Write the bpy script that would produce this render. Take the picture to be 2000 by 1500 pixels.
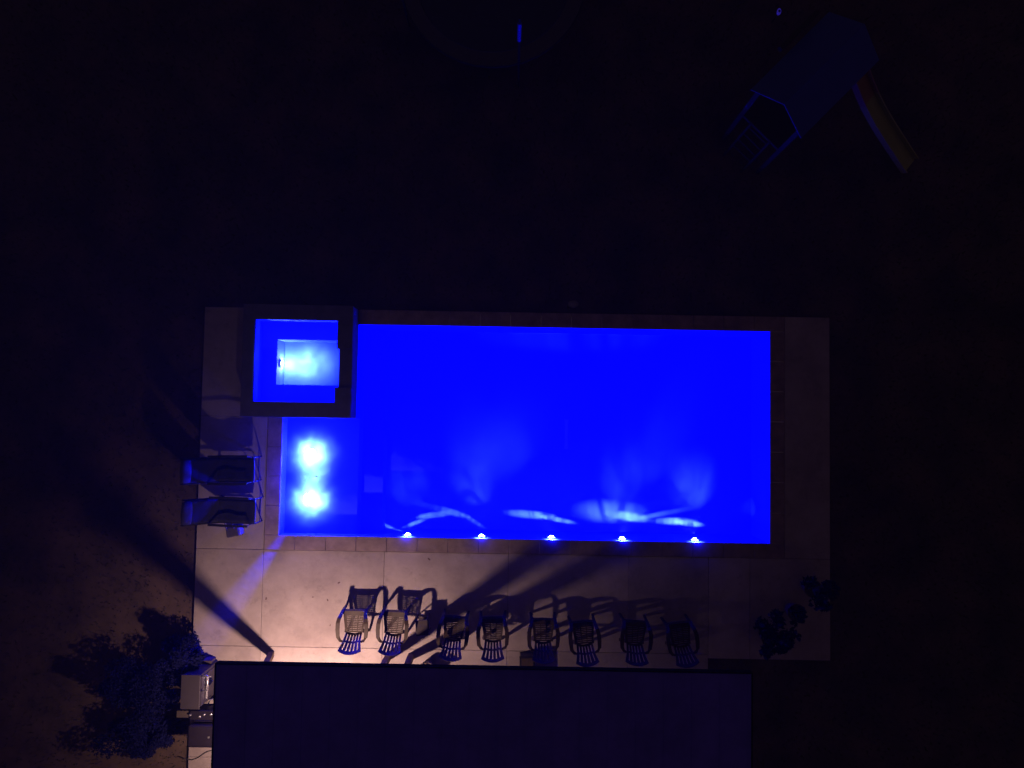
import bpy, bmesh, math, random
import numpy as np
from mathutils import Vector, Matrix, noise

for o in list(bpy.data.objects): bpy.data.objects.remove(o)
S = bpy.context.scene
C = S.collection
R = math.radians

# ---------------------------------------------------------------- camera
CAM_H, TILT, ROLL = 14.0, R(2.6), R(1.0)
cam_d = bpy.data.cameras.new('camera')
cam_d.sensor_width = 36.0
cam_d.lens = 36.0 * 1400.0 / 2000.0
cam_d.clip_end = 500.0
cam = bpy.data.objects.new('camera', cam_d); C.objects.link(cam)
cam.location = (0, 0, CAM_H)
CAM_M = Matrix.Rotation(ROLL, 3, 'Z') @ Matrix.Rotation(TILT, 3, 'X')
cam.rotation_euler = CAM_M.to_euler()
S.camera = cam

def at(u, v, z=0.0):
    """point at height z that stands under a spot measured on the 2000 x 1500 plan photograph"""
    d = CAM_M @ Vector(((u - 1000) / 1400, -(v - 750) / 1400, -1))
    t = (z - CAM_H) / d.z
    return Vector((d.x * t, d.y * t, z))

# ---------------------------------------------------------------- world (deep night sky), exposure
SUN_EL, SUN_ROT = R(-8.0), R(200)
w = bpy.data.worlds.new('World'); S.world = w; w.use_nodes = True
nt = w.node_tree; nt.nodes.clear()
sky = nt.nodes.new('ShaderNodeTexSky'); sky.sky_type = 'NISHITA'; sky.sun_disc = False
sky.sun_elevation = SUN_EL; sky.sun_rotation = SUN_ROT
b1 = nt.nodes.new('ShaderNodeBackground'); b1.inputs[1].default_value = 0.02
nt.links.new(sky.outputs[0], b1.inputs[0])
b2 = nt.nodes.new('ShaderNodeBackground'); b2.inputs[0].default_value = (1.0, 0.60, 0.80, 1); b2.inputs[1].default_value = 0.028
ad = nt.nodes.new('ShaderNodeAddShader'); wo = nt.nodes.new('ShaderNodeOutputWorld')
nt.links.new(b1.outputs[0], ad.inputs[0]); nt.links.new(b2.outputs[0], ad.inputs[1]); nt.links.new(ad.outputs[0], wo.inputs[0])
S.view_settings.view_transform = 'Standard'; S.view_settings.look = 'None'
S.view_settings.gamma = 1.0; S.view_settings.use_curve_mapping = False
S.view_settings.exposure = 0.0
S.cycles.use_denoising = True
S.cycles.max_bounces = 8; S.cycles.diffuse_bounces = 4; S.cycles.transparent_max_bounces = 12
S.cycles.sample_clamp_indirect = 10.0
S.cycles.caustics_reflective = False; S.cycles.caustics_refractive = False

# lamp powers (lit fixtures, plus unseen lamps added in and over the water)
PORCH_W = 1680.0
BLUE = (0.0, 0.0, 1.0)
CYAN = (0.20, 0.52, 1.0)
CYAN2 = (0.40, 0.58, 1.0)

# ---------------------------------------------------------------- materials
def mat(name, col, rough=0.7, var=0.15, scale=6.0, bump=0.0, metal=0.0, spec=0.4, col2=None, detail=6.0, emit=None, estr=0.0):
    m = bpy.data.materials.new(name); m.use_nodes = True
    n = m.node_tree.nodes; l = m.node_tree.links
    p = n['Principled BSDF']
    p.inputs['Roughness'].default_value = rough
    p.inputs['Metallic'].default_value = metal
    p.inputs['Specular IOR Level'].default_value = spec
    tc = n.new('ShaderNodeTexCoord'); no = n.new('ShaderNodeTexNoise')
    no.inputs['Scale'].default_value = scale; no.inputs['Detail'].default_value = detail; no.inputs['Roughness'].default_value = 0.65
    l.new(tc.outputs['Object'], no.inputs['Vector'])
    r = n.new('ShaderNodeValToRGB')
    a = [max(0, c * (1 - var)) for c in col]; b = [min(1, c * (1 + var)) for c in (col2 or col)]
    r.color_ramp.elements[0].position = 0.3; r.color_ramp.elements[0].color = (*a, 1)
    r.color_ramp.elements[1].position = 0.7; r.color_ramp.elements[1].color = (*b, 1)
    l.new(no.outputs[0], r.inputs[0]); l.new(r.outputs[0], p.inputs['Base Color'])
    if bump:
        bu = n.new('ShaderNodeBump'); bu.inputs['Strength'].default_value = bump; bu.inputs['Distance'].default_value = 0.01
        n2 = n.new('ShaderNodeTexNoise'); n2.inputs['Scale'].default_value = scale * 8; n2.inputs['Detail'].default_value = 4
        l.new(tc.outputs['Object'], n2.inputs['Vector']); l.new(n2.outputs[0], bu.inputs['Height']); l.new(bu.outputs[0], p.inputs['Normal'])
    if emit:
        p.inputs['Emission Color'].default_value = (*emit, 1); p.inputs['Emission Strength'].default_value = estr
    return m

def concrete():
    m = mat('deck_concrete', (0.245, 0.198, 0.195), 0.85, 0.20, 1.3, 0.25, col2=(0.27, 0.225, 0.215))
    n = m.node_tree.nodes; l = m.node_tree.links; p = n['Principled BSDF']
    old = p.inputs['Base Color'].links[0].from_socket
    tc = n.new('ShaderNodeTexCoord')
    sp = n.new('ShaderNodeTexNoise'); sp.inputs['Scale'].default_value = 3.1; sp.inputs['Detail'].default_value = 10; sp.inputs['Roughness'].default_value = 0.8
    l.new(tc.outputs['Object'], sp.inputs['Vector'])
    r = n.new('ShaderNodeValToRGB'); r.color_ramp.elements[0].position = 0.33; r.color_ramp.elements[0].color = (0.62, 0.60, 0.60, 1)
    r.color_ramp.elements[1].position = 0.46; r.color_ramp.elements[1].color = (1, 1, 1, 1)
    l.new(sp.outputs[0], r.inputs[0])
    vo = n.new('ShaderNodeTexVoronoi'); vo.inputs['Scale'].default_value = 1.15; vo.inputs['Randomness'].default_value = 1
    l.new(tc.outputs['Object'], vo.inputs['Vector'])
    r2 = n.new('ShaderNodeValToRGB'); r2.color_ramp.elements[0].position = 0.025; r2.color_ramp.elements[0].color = (0.55, 0.5, 0.5, 1)
    r2.color_ramp.elements[1].position = 0.045; r2.color_ramp.elements[1].color = (1, 1, 1, 1)
    l.new(vo.outputs['Distance'], r2.inputs[0])
    mx = n.new('ShaderNodeMix'); mx.data_type = 'RGBA'; mx.blend_type = 'MULTIPLY'; mx.inputs[0].default_value = 0.75
    l.new(old, mx.inputs[6]); l.new(r.outputs[0], mx.inputs[7])
    ge = n.new('ShaderNodeNewGeometry'); mr = n.new('ShaderNodeMapRange'); mr.inputs['To Min'].default_value = .86; mr.inputs['To Max'].default_value = 1.08
    l.new(ge.outputs['Random Per Island'], mr.inputs['Value'])
    vm = n.new('ShaderNodeVectorMath'); vm.operation = 'SCALE'; l.new(mx.outputs[2], vm.inputs[0]); l.new(mr.outputs[0], vm.inputs['Scale'])
    mx2 = n.new('ShaderNodeMix'); mx2.data_type = 'RGBA'; mx2.blend_type = 'MULTIPLY'; mx2.inputs[0].default_value = 0.8
    l.new(vm.outputs[0], mx2.inputs[6]); l.new(r2.outputs[0], mx2.inputs[7]); l.new(mx2.outputs[2], p.inputs['Base Color'])
    return m

def water_mat(name, sc):
    m = bpy.data.materials.new(name); m.use_nodes = True
    n = m.node_tree.nodes; l = m.node_tree.links; n.clear()
    o = n.new('ShaderNodeOutputMaterial'); t = n.new('ShaderNodeBsdfTransparent'); g = n.new('ShaderNodeBsdfGlossy')
    t.inputs[0].default_value = (0.86, 0.93, 1, 1); g.inputs['Roughness'].default_value = 0.02
    g.inputs[0].default_value = (0.8, 0.85, 1, 1)
    fr = n.new('ShaderNodeFresnel'); fr.inputs[0].default_value = 1.33
    mx = n.new('ShaderNodeMixShader'); tc = n.new('ShaderNodeTexCoord')
    no = n.new('ShaderNodeTexNoise'); no.inputs['Scale'].default_value = sc; no.inputs['Detail'].default_value = 3
    bu = n.new('ShaderNodeBump'); bu.inputs['Strength'].default_value = 0.25; bu.inputs['Distance'].default_value = 0.02
    l.new(tc.outputs['Object'], no.inputs['Vector']); l.new(no.outputs[0], bu.inputs['Height'])
    l.new(bu.outputs[0], g.inputs['Normal']); l.new(bu.outputs[0], fr.inputs['Normal'])
    l.new(fr.outputs[0], mx.inputs[0]); l.new(t.outputs[0], mx.inputs[1]); l.new(g.outputs[0], mx.inputs[2]); l.new(mx.outputs[0], o.inputs[0])
    return m

M = {}
M['deck'] = concrete()
M['joint'] = mat('deck_joint', (0.06, 0.05, 0.045), 0.9)
M['coping'] = mat('coping_stone', (0.165, 0.115, 0.095), 0.8, 0.25, 3.5, 0.3, col2=(0.20, 0.145, 0.12))
M['spacoping'] = mat('spa_coping_stone', (0.10, 0.09, 0.10), 0.7, 0.2, 5, 0.2)
M['grass_soil'] = mat('lawn_soil', (0.050, 0.030, 0.022), 0.95, 0.55, 1.1, 0.6, col2=(0.062, 0.038, 0.026))
M['blade'] = mat('grass_blades', (0.026, 0.022, 0.012), 0.8, 0.4, 2.0, col2=(0.036, 0.030, 0.015))
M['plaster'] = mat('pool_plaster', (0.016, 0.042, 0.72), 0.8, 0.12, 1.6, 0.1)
M['water'] = water_mat('pool_water', 3.5); M['spawater'] = water_mat('spa_water', 9.0)
M['lens'] = mat('light_lens', (0.8, 0.9, 1.0), 0.3, emit=(0.72, 0.93, 1.0), estr=30)
M['ring'] = mat('light_ring', (0.55, 0.58, 0.6), 0.35, metal=0.8)
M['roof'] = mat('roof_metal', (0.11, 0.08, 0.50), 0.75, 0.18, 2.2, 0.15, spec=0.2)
M['fascia'] = mat('roof_fascia', (0.015, 0.011, 0.0025), 0.9, spec=0.0)
M['ceiling'] = mat('porch_ceiling', (0.16, 0.13, 0.11), 0.85)
M['wall'] = mat('house_wall', (0.35, 0.30, 0.26), 0.9, bump=0.3)
M['post'] = mat('post_wood', (0.12, 0.07, 0.025), 0.8, 0.25, 9, 0.3)
M['chair'] = mat('brown_plastic', (0.031, 0.018, 0.009), 0.6, 0.12, 12, spec=0.25)
M['table'] = mat('dark_plastic', (0.03, 0.02, 0.02), 0.6, spec=0.2)
M['sling'] = mat('dark_sling_fabric', (0.008, 0.007, 0.007), 0.85, 0.25, 20, 0.3)
M['pillow'] = mat('pillow_fabric', (0.04, 0.035, 0.09), 0.9, 0.1, 12, 0.2)
M['frame'] = mat('loungers_frame', (0.02, 0.018, 0.012), 0.7, spec=0.15)
M['bag'] = mat('bag_cloth', (0.05, 0.04, 0.07), 0.9, 0.2, 15, 0.2)
M['baglight'] = mat('bag_side_cloth', (0.22, 0.24, 0.34), 0.9, 0.2, 15, 0.2)
M['grey'] = mat('grey_cabinet', (0.030, 0.024, 0.030), 0.55, 0.12, 4)
M['steel'] = mat('bright_steel', (0.75, 0.74, 0.76), 0.22, 0.05, 8, metal=0.9)
M['black'] = mat('black_enamel', (0.010, 0.007, 0.014), 0.5, spec=0.25)
M['box'] = mat('brown_box', (0.040, 0.028, 0.022), 0.8)
M['rubber'] = mat('black_rubber', (0.015, 0.013, 0.015), 0.6)
M['leaf'] = mat('shrub_leaf', (0.005, 0.005, 0.034), 0.9, 0.35, 4.0, col2=(0.006, 0.007, 0.042), spec=0.05)
M['stem'] = mat('shrub_stem', (0.08, 0.06, 0.045), 0.9)
M['pot'] = mat('plant_pot', (0.10, 0.07, 0.06), 0.8)
M['dead'] = mat('dry_leaf', (0.09, 0.05, 0.04), 0.8)
M['tarp'] = mat('blue_tarp', (0.03, 0.04, 0.26), 0.7, 0.1, 3)
M['slide'] = mat('yellow_slide', (0.22, 0.22, 0.03), 0.5, 0.1, 3)
M['slidered'] = mat('slide_top_red', (0.20, 0.10, 0.02), 0.5, 0.1, 3)
M['timber'] = mat('playset_timber', (0.025, 0.018, 0.0015), 0.85, 0.2, 8)
M['mesh'] = mat('trampoline_mat', (0.03, 0.03, 0.035), 0.9)
M['pad'] = mat('trampoline_pad', (0.045, 0.038, 0.04), 0.7)
M['polelit'] = mat('pole_lit_blue', (0.05, 0.06, 0.3), 0.7)  # blue stands for pool light on the net pole
M['white'] = mat('pale_plastic', (0.5, 0.5, 0.52), 0.5)
M['bulb'] = mat('porch_diffuser', (0.9, 0.85, 0.75), 0.4, emit=(1, 0.78, 0.55), estr=3)

# ---------------------------------------------------------------- helpers
class MB:
    def __init__(s): s.bm = bmesh.new()
    def box(s, c, d, rot=None):
        r = bmesh.ops.create_cube(s.bm, size=1.0)
        mt = Matrix.Translation(c) @ (rot.to_4x4() if rot is not None else Matrix.Identity(4)) @ Matrix.Diagonal((*d, 1))
        bmesh.ops.transform(s.bm, matrix=mt, verts=r['verts']); return s
    def span(s, x0, x1, y0, y1, z0, z1):
        return s.box(((x0 + x1) / 2, (y0 + y1) / 2, (z0 + z1) / 2), (x1 - x0, y1 - y0, z1 - z0))
    def tube(s, pts, r, n=8, r1=None):
        pts = [Vector(p) for p in pts]; rings = []
        for i, p in enumerate(pts):
            t = (pts[min(i + 1, len(pts) - 1)] - pts[max(i - 1, 0)]).normalized()
            up = Vector((0, 0, 1)) if abs(t.z) < 0.9 else Vector((1, 0, 0))
            a = t.cross(up).normalized(); b = t.cross(a)
            rr = r if r1 is None else r + (r1 - r) * i / (len(pts) - 1)
            rings.append([s.bm.verts.new(p + (a * math.cos(q) + b * math.sin(q)) * rr) for q in [2 * math.pi * k / n for k in range(n)]])
        for A, B in zip(rings, rings[1:]):
            for k in range(n): s.bm.faces.new((A[k], A[(k + 1) % n], B[(k + 1) % n], B[k]))
        s.bm.faces.new(rings[0][::-1]); s.bm.faces.new(rings[-1]); return s
    def lathe(s, c, prof, n=20, mtx=None):
        rings = []
        for (r, z) in prof:
            ring = []
            for k in range(n):
                q = 2 * math.pi * k / n
                v = Vector((r * math.cos(q), r * math.sin(q), z))
                if mtx is not None: v = mtx @ v
                ring.append(s.bm.verts.new(Vector(c) + v))
            rings.append(ring)
        for A, B in zip(rings, rings[1:]):
            for k in range(n): s.bm.faces.new((A[k], A[(k + 1) % n], B[(k + 1) % n], B[k]))
        s.bm.faces.new(rings[0][::-1]); s.bm.faces.new(rings[-1]); return s
    def ribbon(s, pts, side, wd, th):
        """flat bar along pts, wide along side vectors"""
        pts = [Vector(p) for p in pts]; prev = None
        for i, p in enumerate(pts):
            t = (pts[min(i + 1, len(pts) - 1)] - pts[max(i - 1, 0)]).normalized()
            sd = Vector(side[i] if isinstance(side, list) else side); sd = (sd - t * sd.dot(t)).normalized()
            nn = t.cross(sd).normalized(); W = (wd[i] if isinstance(wd, list) else wd) / 2; T = th / 2
            q = [s.bm.verts.new(p + sd * a * W + nn * b * T) for a, b in ((-1, -1), (1, -1), (1, 1), (-1, 1))]
            if prev:
                for k in range(4): s.bm.faces.new((prev[k], prev[(k + 1) % 4], q[(k + 1) % 4], q[k]))
            else: s.bm.faces.new(q[::-1])
            prev = q
        s.bm.faces.new(prev); return s
    def build(s, name, m, parent=None, bevel=0.0, smooth=False, seg=2):
        bmesh.ops.recalc_face_normals(s.bm, faces=s.bm.faces)
        me = bpy.data.meshes.new(name); s.bm.to_mesh(me); s.bm.free(); me.materials.append(m)
        if smooth:
            for p in me.polygons: p.use_smooth = True
        o = bpy.data.objects.new(name, me); C.objects.link(o)
        if parent: o.parent = parent
        if bevel:
            bv = o.modifiers.new('bevel', 'BEVEL'); bv.width = bevel; bv.segments = seg; bv.limit_method = 'ANGLE'
        return o

def tag(o, label=None, cat=None, group=None, kind=None):
    if label: o['label'] = label
    if cat: o['category'] = cat
    if group: o['group'] = group
    if kind: o['kind'] = kind
    return o
def empty(name, loc, rz=0.0):
    o = bpy.data.objects.new(name, None); C.objects.link(o); o.location = loc; o.rotation_euler = (0, 0, rz); o.empty_display_size = 0.2
    return o
def copy_tree(o, parent=None):
    c = o.copy(); C.objects.link(c); c.parent = parent
    for ch in list(o.children): copy_tree(ch, c)
    return c
def lamp(name, kind, loc, energy, col, parent=None, size=0.03, aim=None, spot=None, blend=0.6):
    d = bpy.data.lights.new(name, kind); d.energy = energy; d.color = col
    if kind == 'AREA': d.shape = 'DISK'; d.size = size
    else: d.shadow_soft_size = size
    if kind == 'SPOT': d.spot_size = spot; d.spot_blend = blend
    o = bpy.data.objects.new(name, d); C.objects.link(o); o.location = loc
    if aim is not None: o.rotation_euler = (Vector(aim) - Vector(loc)).to_track_quat('-Z', 'Y').to_euler()
    if parent: o.parent = parent
    return o

def ripple(o, scale=5.0, lo=0.25, hi=2.2, seed=0.0, p0=.40, p1=.66):
    """uneven beam, as thrown through a moving water surface"""
    d = o.data; d.use_nodes = True; n = d.node_tree.nodes; l = d.node_tree.links
    em = [q for q in n if q.type == 'EMISSION'][0]
    tc = n.new('ShaderNodeTexCoord'); mp = n.new('ShaderNodeMapping'); mp.inputs['Location'].default_value = (seed, seed * .7, seed * 1.3)
    no = n.new('ShaderNodeTexNoise'); no.inputs['Scale'].default_value = scale; no.inputs['Detail'].default_value = 2; no.inputs['Distortion'].default_value = 1.2
    mr = n.new('ShaderNodeMapRange'); mr.inputs['From Min'].default_value = p0; mr.inputs['From Max'].default_value = p1
    mr.inputs['To Min'].default_value = lo; mr.inputs['To Max'].default_value = hi
    l.new(tc.outputs['Normal'], mp.inputs['Vector']); l.new(mp.outputs[0], no.inputs['Vector']); l.new(no.outputs[0], mr.inputs['Value']); l.new(mr.outputs[0], em.inputs['Strength'])
    return o
def beam(loc, u, v, L, W, ang, P, parent, z, col, rs=6.0, seed=0.0, lo=.2):
    """elliptical spot from a pool lamp; L x W metres on the pool floor, long axis turned by ang"""
    t = at(u, v, z); loc = Vector(loc); dv = (t - loc); D = dv.length; zz = -dv.normalized()
    xx = Vector((math.cos(R(ang)), math.sin(R(ang)), 0)); xx = (xx - zz * xx.dot(zz)).normalized(); yy = zz.cross(xx)
    o = lamp('lens_beam', 'SPOT', loc, P * (1.1 if W < .5 else .5), col, None, 0.01, None, 2 * math.atan(L / 2 / D), 1.0)
    o.rotation_euler = Matrix((xx, yy, zz)).transposed().to_euler()
    o.scale = (1, min(1, (.75 if W < .5 else 1) * W / L), 1); o.parent = parent
    return ripple(o, rs, lo, 2.0, seed)

# ---------------------------------------------------------------- plan (metres, pool-aligned)
PX0, PX1, PY0, PY1 = -3.05, 5.05, -2.385, 1.768        # main pool
SX0, SY1 = -4.485, -0.09                               # tanning shelf (x from SX0 to PX0, y up to SY1)
TX0, TX1, TY0, TY1 = -4.92, -3.34, 0.20, 1.77          # spa water
UX0, UX1, UY0, UY1 = -5.14, PX0, SY1, 2.05             # spa outside
DX0, DX1, DY1 = -6.07, 6.20, 2.05                      # deck
DYR, DYB, DXR = -4.58, -8.3, 3.85
WZ = -0.06                                             # pool water level
FLOOR, SHELF, STEP = -1.15, -0.36, -0.75

# ground: one sheet with the excavation left out
def ring_sheet(name, outer, inner, z, m, th=0.0):
    mb = MB(); X0, X1, Y0, Y1 = outer; x0, x1, y0, y1 = inner
    for a in ((X0, x0, Y0, Y1), (x1, X1, Y0, Y1), (x0, x1, Y0, y0), (x0, x1, y1, Y1)):
        vs = [mb.bm.verts.new((p, q, z)) for p, q in ((a[0], a[2]), (a[1], a[2]), (a[1], a[3]), (a[0], a[3]))]
        mb.bm.faces.new(vs)
    bmesh.ops.remove_doubles(mb.bm, verts=mb.bm.verts, dist=1e-5)
    return mb.build(name, m)
tag(ring_sheet('ground', (-120, 120, -120, 120), (-5.6, 5.6, -2.7, 2.0), -0.10, M['grass_soil']), kind='structure')

# deck slabs with open joints over a dark bed
J = 0.006
mb = MB()
def slabs(x0, x1, y0, y1, xs, ys):
    X = [x0] + [x for x in xs if x0 + .05 < x < x1 - .05] + [x1]; Y = [y0] + [y for y in ys if y0 + .05 < y < y1 - .05] + [y1]
    for i in range(len(X) - 1):
        for j in range(len(Y) - 1):
            mb.span(X[i] + J / 2, X[i + 1] - J / 2, Y[j] + J / 2, Y[j + 1] - J / 2, -0.09, 0.0)
CW = 0.268
xs = [-4.76, -2.42, -0.02, 2.30, 4.65]; ys = [-6.6, -4.50]
slabs(DX0, -4.76, PY0 - CW, UY0, xs, [])                 # left strip beside shelf
slabs(DX0, UX0, UY0, DY1, xs, [])                        # left of spa
slabs(DX0, DXR, DYB, PY0 - CW, xs, ys)                   # patio under and before the porch
slabs(DXR, DX1, DYR, PY0 - CW, xs, [])                   # right end of the patio
slabs(PX1 + CW, DX1, PY0 - CW, DY1, xs, [])              # right strip
deck = tag(mb.build('patio', M['deck'], bevel=0.004, seg=1), kind='structure')
mb = MB()
for a in ((DX0 + .01, -4.77, DYB + .01, UY0), (DX0 + .01, UX0 - .01, UY0, DY1 - .01), (-4.77, DXR - .01, DYB + .01, PY0 - CW - .01),
          (DXR - .01, DX1 - .01, DYR + .01, PY0 - CW - .01), (PX1 + CW + .01, DX1 - .01, PY0 - CW - .01, DY1 - .01)):
    vs = [mb.bm.verts.new((p, q, -0.030)) for p, q in ((a[0], a[2]), (a[1], a[2]), (a[1], a[3]), (a[0], a[3]))]; mb.bm.faces.new(vs)
tag(mb.build('patio_bed', M['joint']), kind='structure')

# ---------------------------------------------------------------- swimming pool
pool = tag(empty('swimming_pool', (0, 0, 0)), 'long rectangular swimming pool glowing deep blue with a shallow shelf at its left end', 'swimming pool')
mb = MB(); V = mb.bm.verts.new
def quad(*p): mb.bm.faces.new([V(q) for q in p])
# walls
Z0 = -0.035
def wall(a, b, z0, z1=Z0): quad((a[0], a[1], z0), (b[0], b[1], z0), (b[0], b[1], z1), (a[0], a[1], z1))
ST = -2.62  # end of shelf step in plan
wall((PX0, PY1), (PX1, PY1), FLOOR); wall((PX1, PY1), (PX1, PY0), FLOOR); wall((SX0, PY0), (PX1, PY0), FLOOR)
wall((SX0, SY1), (SX0, PY0), FLOOR); wall((SX0, SY1), (PX0, SY1), FLOOR, -0.0351); wall((PX0, SY1), (PX0, PY1), FLOOR, -0.0351)
# floors
quad((SX0, PY0, SHELF), (PX0, PY0, SHELF), (PX0, SY1, SHELF), (SX0, SY1, SHELF))
quad((PX0, PY0, SHELF), (PX0, SY1, SHELF), (PX0, SY1, STEP), (PX0, PY0, STEP))
quad((PX0, PY0, STEP), (ST, PY0, STEP), (ST, PY1, STEP), (PX0, PY1, STEP))
quad((ST, PY0, STEP), (ST, PY1, STEP), (ST, PY1, FLOOR), (ST, PY0, FLOOR))
quad((ST, PY0, FLOOR), (PX1, PY0, FLOOR), (PX1, PY1, FLOOR), (ST, PY1, FLOOR))
basin = mb.build('basin', M['plaster'], pool)
# coping
mb = MB()
def stones(x0, x1, y0, y1, along, L=0.61):
    a0, a1 = (x0, x1) if along == 'x' else (y0, y1); n = max(1, round((a1 - a0) / L)); g = 0.003
    for k in range(n):
        p, q = a0 + (a1 - a0) * k / n + g, a0 + (a1 - a0) * (k + 1) / n - g
        dz = random.Random(k * 7 + int(x0 * 100)).uniform(-0.001, 0.001)
        if along == 'x': mb.span(p, q, y0, y1, -0.035, 0.004 + dz)
        else: mb.span(x0, x1, p, q, -0.035, 0.004 + dz)
stones(SX0 - CW, PX1 + CW, PY0 - CW, PY0 + 0.012, 'x')
stones(PX0 + 0.003, PX1 + CW, PY1 - 0.012, PY1 + CW + .01, 'x')
stones(SX0 - CW, SX0 + 0.012, PY0 + 0.015, SY1 - 0.004, 'y'); stones(PX1 - 0.012, PX1 + CW, PY0 + 0.015, PY1 - 0.015, 'y')
mb.build('coping', M['coping'], pool, bevel=0.006)
mb = MB(); p = at(1106, 848, FLOOR)
mb.span(p.x - .03, p.x + .03, p.y - .30, p.y + .30, FLOOR + .001, FLOOR + .012)
for k in (-.28, .28): mb.span(p.x - .04, p.x + .04, p.y + k - .03, p.y + k + .03, FLOOR + .001, FLOOR + .018)
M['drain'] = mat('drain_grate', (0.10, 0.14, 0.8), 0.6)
mb.build('drain_cover', M['drain'], pool, bevel=0.003)
# water
mb = MB(); e = 0.004
pts = [(SX0 + e, PY0 + e), (PX1 - e, PY0 + e), (PX1 - e, PY1 - e), (PX0 + e, PY1 - e), (PX0 + e, SY1 - e), (SX0 + e, SY1 - e)]
mb.bm.faces.new([mb.bm.verts.new((x, y, WZ)) for x, y in pts])
tag(mb.build('pool_water', M['water']), kind='structure')

RX = Matrix.Rotation(R(-90), 3, 'X')
def wall_light(px, W, patch=None):
    x = at(px, 1050, -0.22).x; y = PY0; z = -0.24
    h = MB().lathe((x, y, z), [(0.085, 0.0), (0.085, 0.022), (0.06, 0.03)], 20, RX).build('wall_light', M['ring'], pool, smooth=False)
    MB().lathe((x, y, z), [(0.045, 0.031), (0.04, 0.045), (0.02, 0.055), (0.002, 0.058)], 18, RX).build('lens', M['lens'], h, smooth=True)
    lamp('near_glow', 'SPOT', (x, y + 0.10, z + .05), W * 0.13, CYAN2, h, 0.02, (x, y, z + .07), R(128), 1.0)
    lamp('added_halo', 'POINT', (x, y + .05, .03), 10, BLUE, h, 0.02)  # lamp added above the water for the blue halo on the coping
    lamp('blue_wash', 'SPOT', (x, y + 0.10, z + .04), W, BLUE, h, 0.05, (x, y + 1.1, z - .75), R(165), 0.5)
    for k, (u, v, L, Wd, an, P) in enumerate(patch or []):
        beam((x, y + 0.14, z), u, v, L, Wd, an, P, h, FLOOR, CYAN2, 3.4 if Wd < .5 else 1.5, px * .37 + k)
    return h
wall_light(796, 600, [(812, 1021, .7, .13, 22, 170), (845, 1006, .9, .20, 8, 150), (800, 955, .9, .8, 0, 80), (765, 1032, .5, .10, -28, 260)])
wall_light(940, 600, [(925, 1018, .7, .13, -30, 230), (880, 1000, 1.1, .22, -14, 240), (925, 945, 1.1, 1.0, -30, 120), (930, 870, 1.5, 1.1, 20, 70), (985, 880, 1.6, 1.1, 20, 80)])
wall_light(1077, 600, [(1045, 1006, 1.2, .26, -4, 380), (1085, 1014, 1.0, .16, -10, 320), (985, 870, 1.4, .7, 10, 90)])
wall_light(1215, 600, [(1195, 1000, 1.8, .55, 0, 420), (1222, 1008, 1.1, .30, -8, 520), (1270, 1008, 1.2, .16, 12, 240), (1215, 935, 1.1, 1.2, 20, 110), (1280, 880, 1.2, 1.5, 30, 90), (1125, 652, 5.5, .3, 0, 260)])
wall_light(1357, 600, [(1320, 1018, 1.1, .24, 0, 420), (1345, 1022, .7, .20, -6, 560), (1345, 955, 1.2, 1.0, 0, 190), (1480, 985, .5, .9, 70, 60)])
def shelf_light(u, v):
    p = at(u, v, SHELF)
    h = MB().lathe((p.x, p.y, SHELF), [(0.12, 0.001), (0.12, 0.012), (0.093, 0.03)], 24).build('floor_light', M['ring'], pool)
    MB().lathe((p.x, p.y, SHELF), [(0.092, 0.031), (0.08, 0.05), (0.03, 0.06), (0.002, 0.062)], 20).build('lens', M['lens'], h, smooth=True)
    ripple(lamp('near_glow', 'SPOT', (p.x + .03, p.y - .03, SHELF + 0.28), 560, CYAN2, h, 0.05, (p.x + .03, p.y - .03, SHELF), R(136), 0.9), 3.2, .45, 1.5, u * .1 + v * .31)
    lamp('near_core', 'POINT', (p.x, p.y, SHELF + 0.10), 16, CYAN2, h, 0.03)
    lamp('blue_wash', 'POINT', (p.x, p.y, SHELF + 0.24), 620, BLUE, h, 0.06)
    return h
shelf_light(606, 886); s2 = shelf_light(604, 973)
qm = at(604, 930, SHELF)
lamp('added_halo', 'POINT', (qm.x, qm.y, .07), 260, BLUE, s2, 0.05)  # unseen lamp added over the water to spread blue onto the patio
qm = at(612, 928, SHELF)
ripple(lamp('near_glow', 'SPOT', (qm.x, qm.y, SHELF + .28), 150, CYAN2, s2, .05, (qm.x, qm.y, SHELF), R(118), .9), 3.0, .5, 1.5, 9.1)  # unseen spot added between the floor lights to bridge their halos

# unseen lamp added over the shelf water, standing in for a blue lens smear
q0 = at(604, 973, .1)
lamp('added_streak', 'SPOT', (q0.x, q0.y, .10), 4000, BLUE, s2, 0.02, at(395, 1262, 0.05), R(14), 1.0)

# ---------------------------------------------------------------- raised spa
spa = tag(empty('hot_tub', (0, 0, 0)), 'small square raised hot tub at the left pool corner', 'hot tub')
SZ = 0.45; SWZ = 0.37; BEN = -0.02; WELL = -0.50
FX0, FX1 = at(541, 700, BEN).x, TX1 + 0.03
FY0, FY1 = at(600, 752, BEN).y, at(600, 664, BEN).y
mb = MB()
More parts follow.
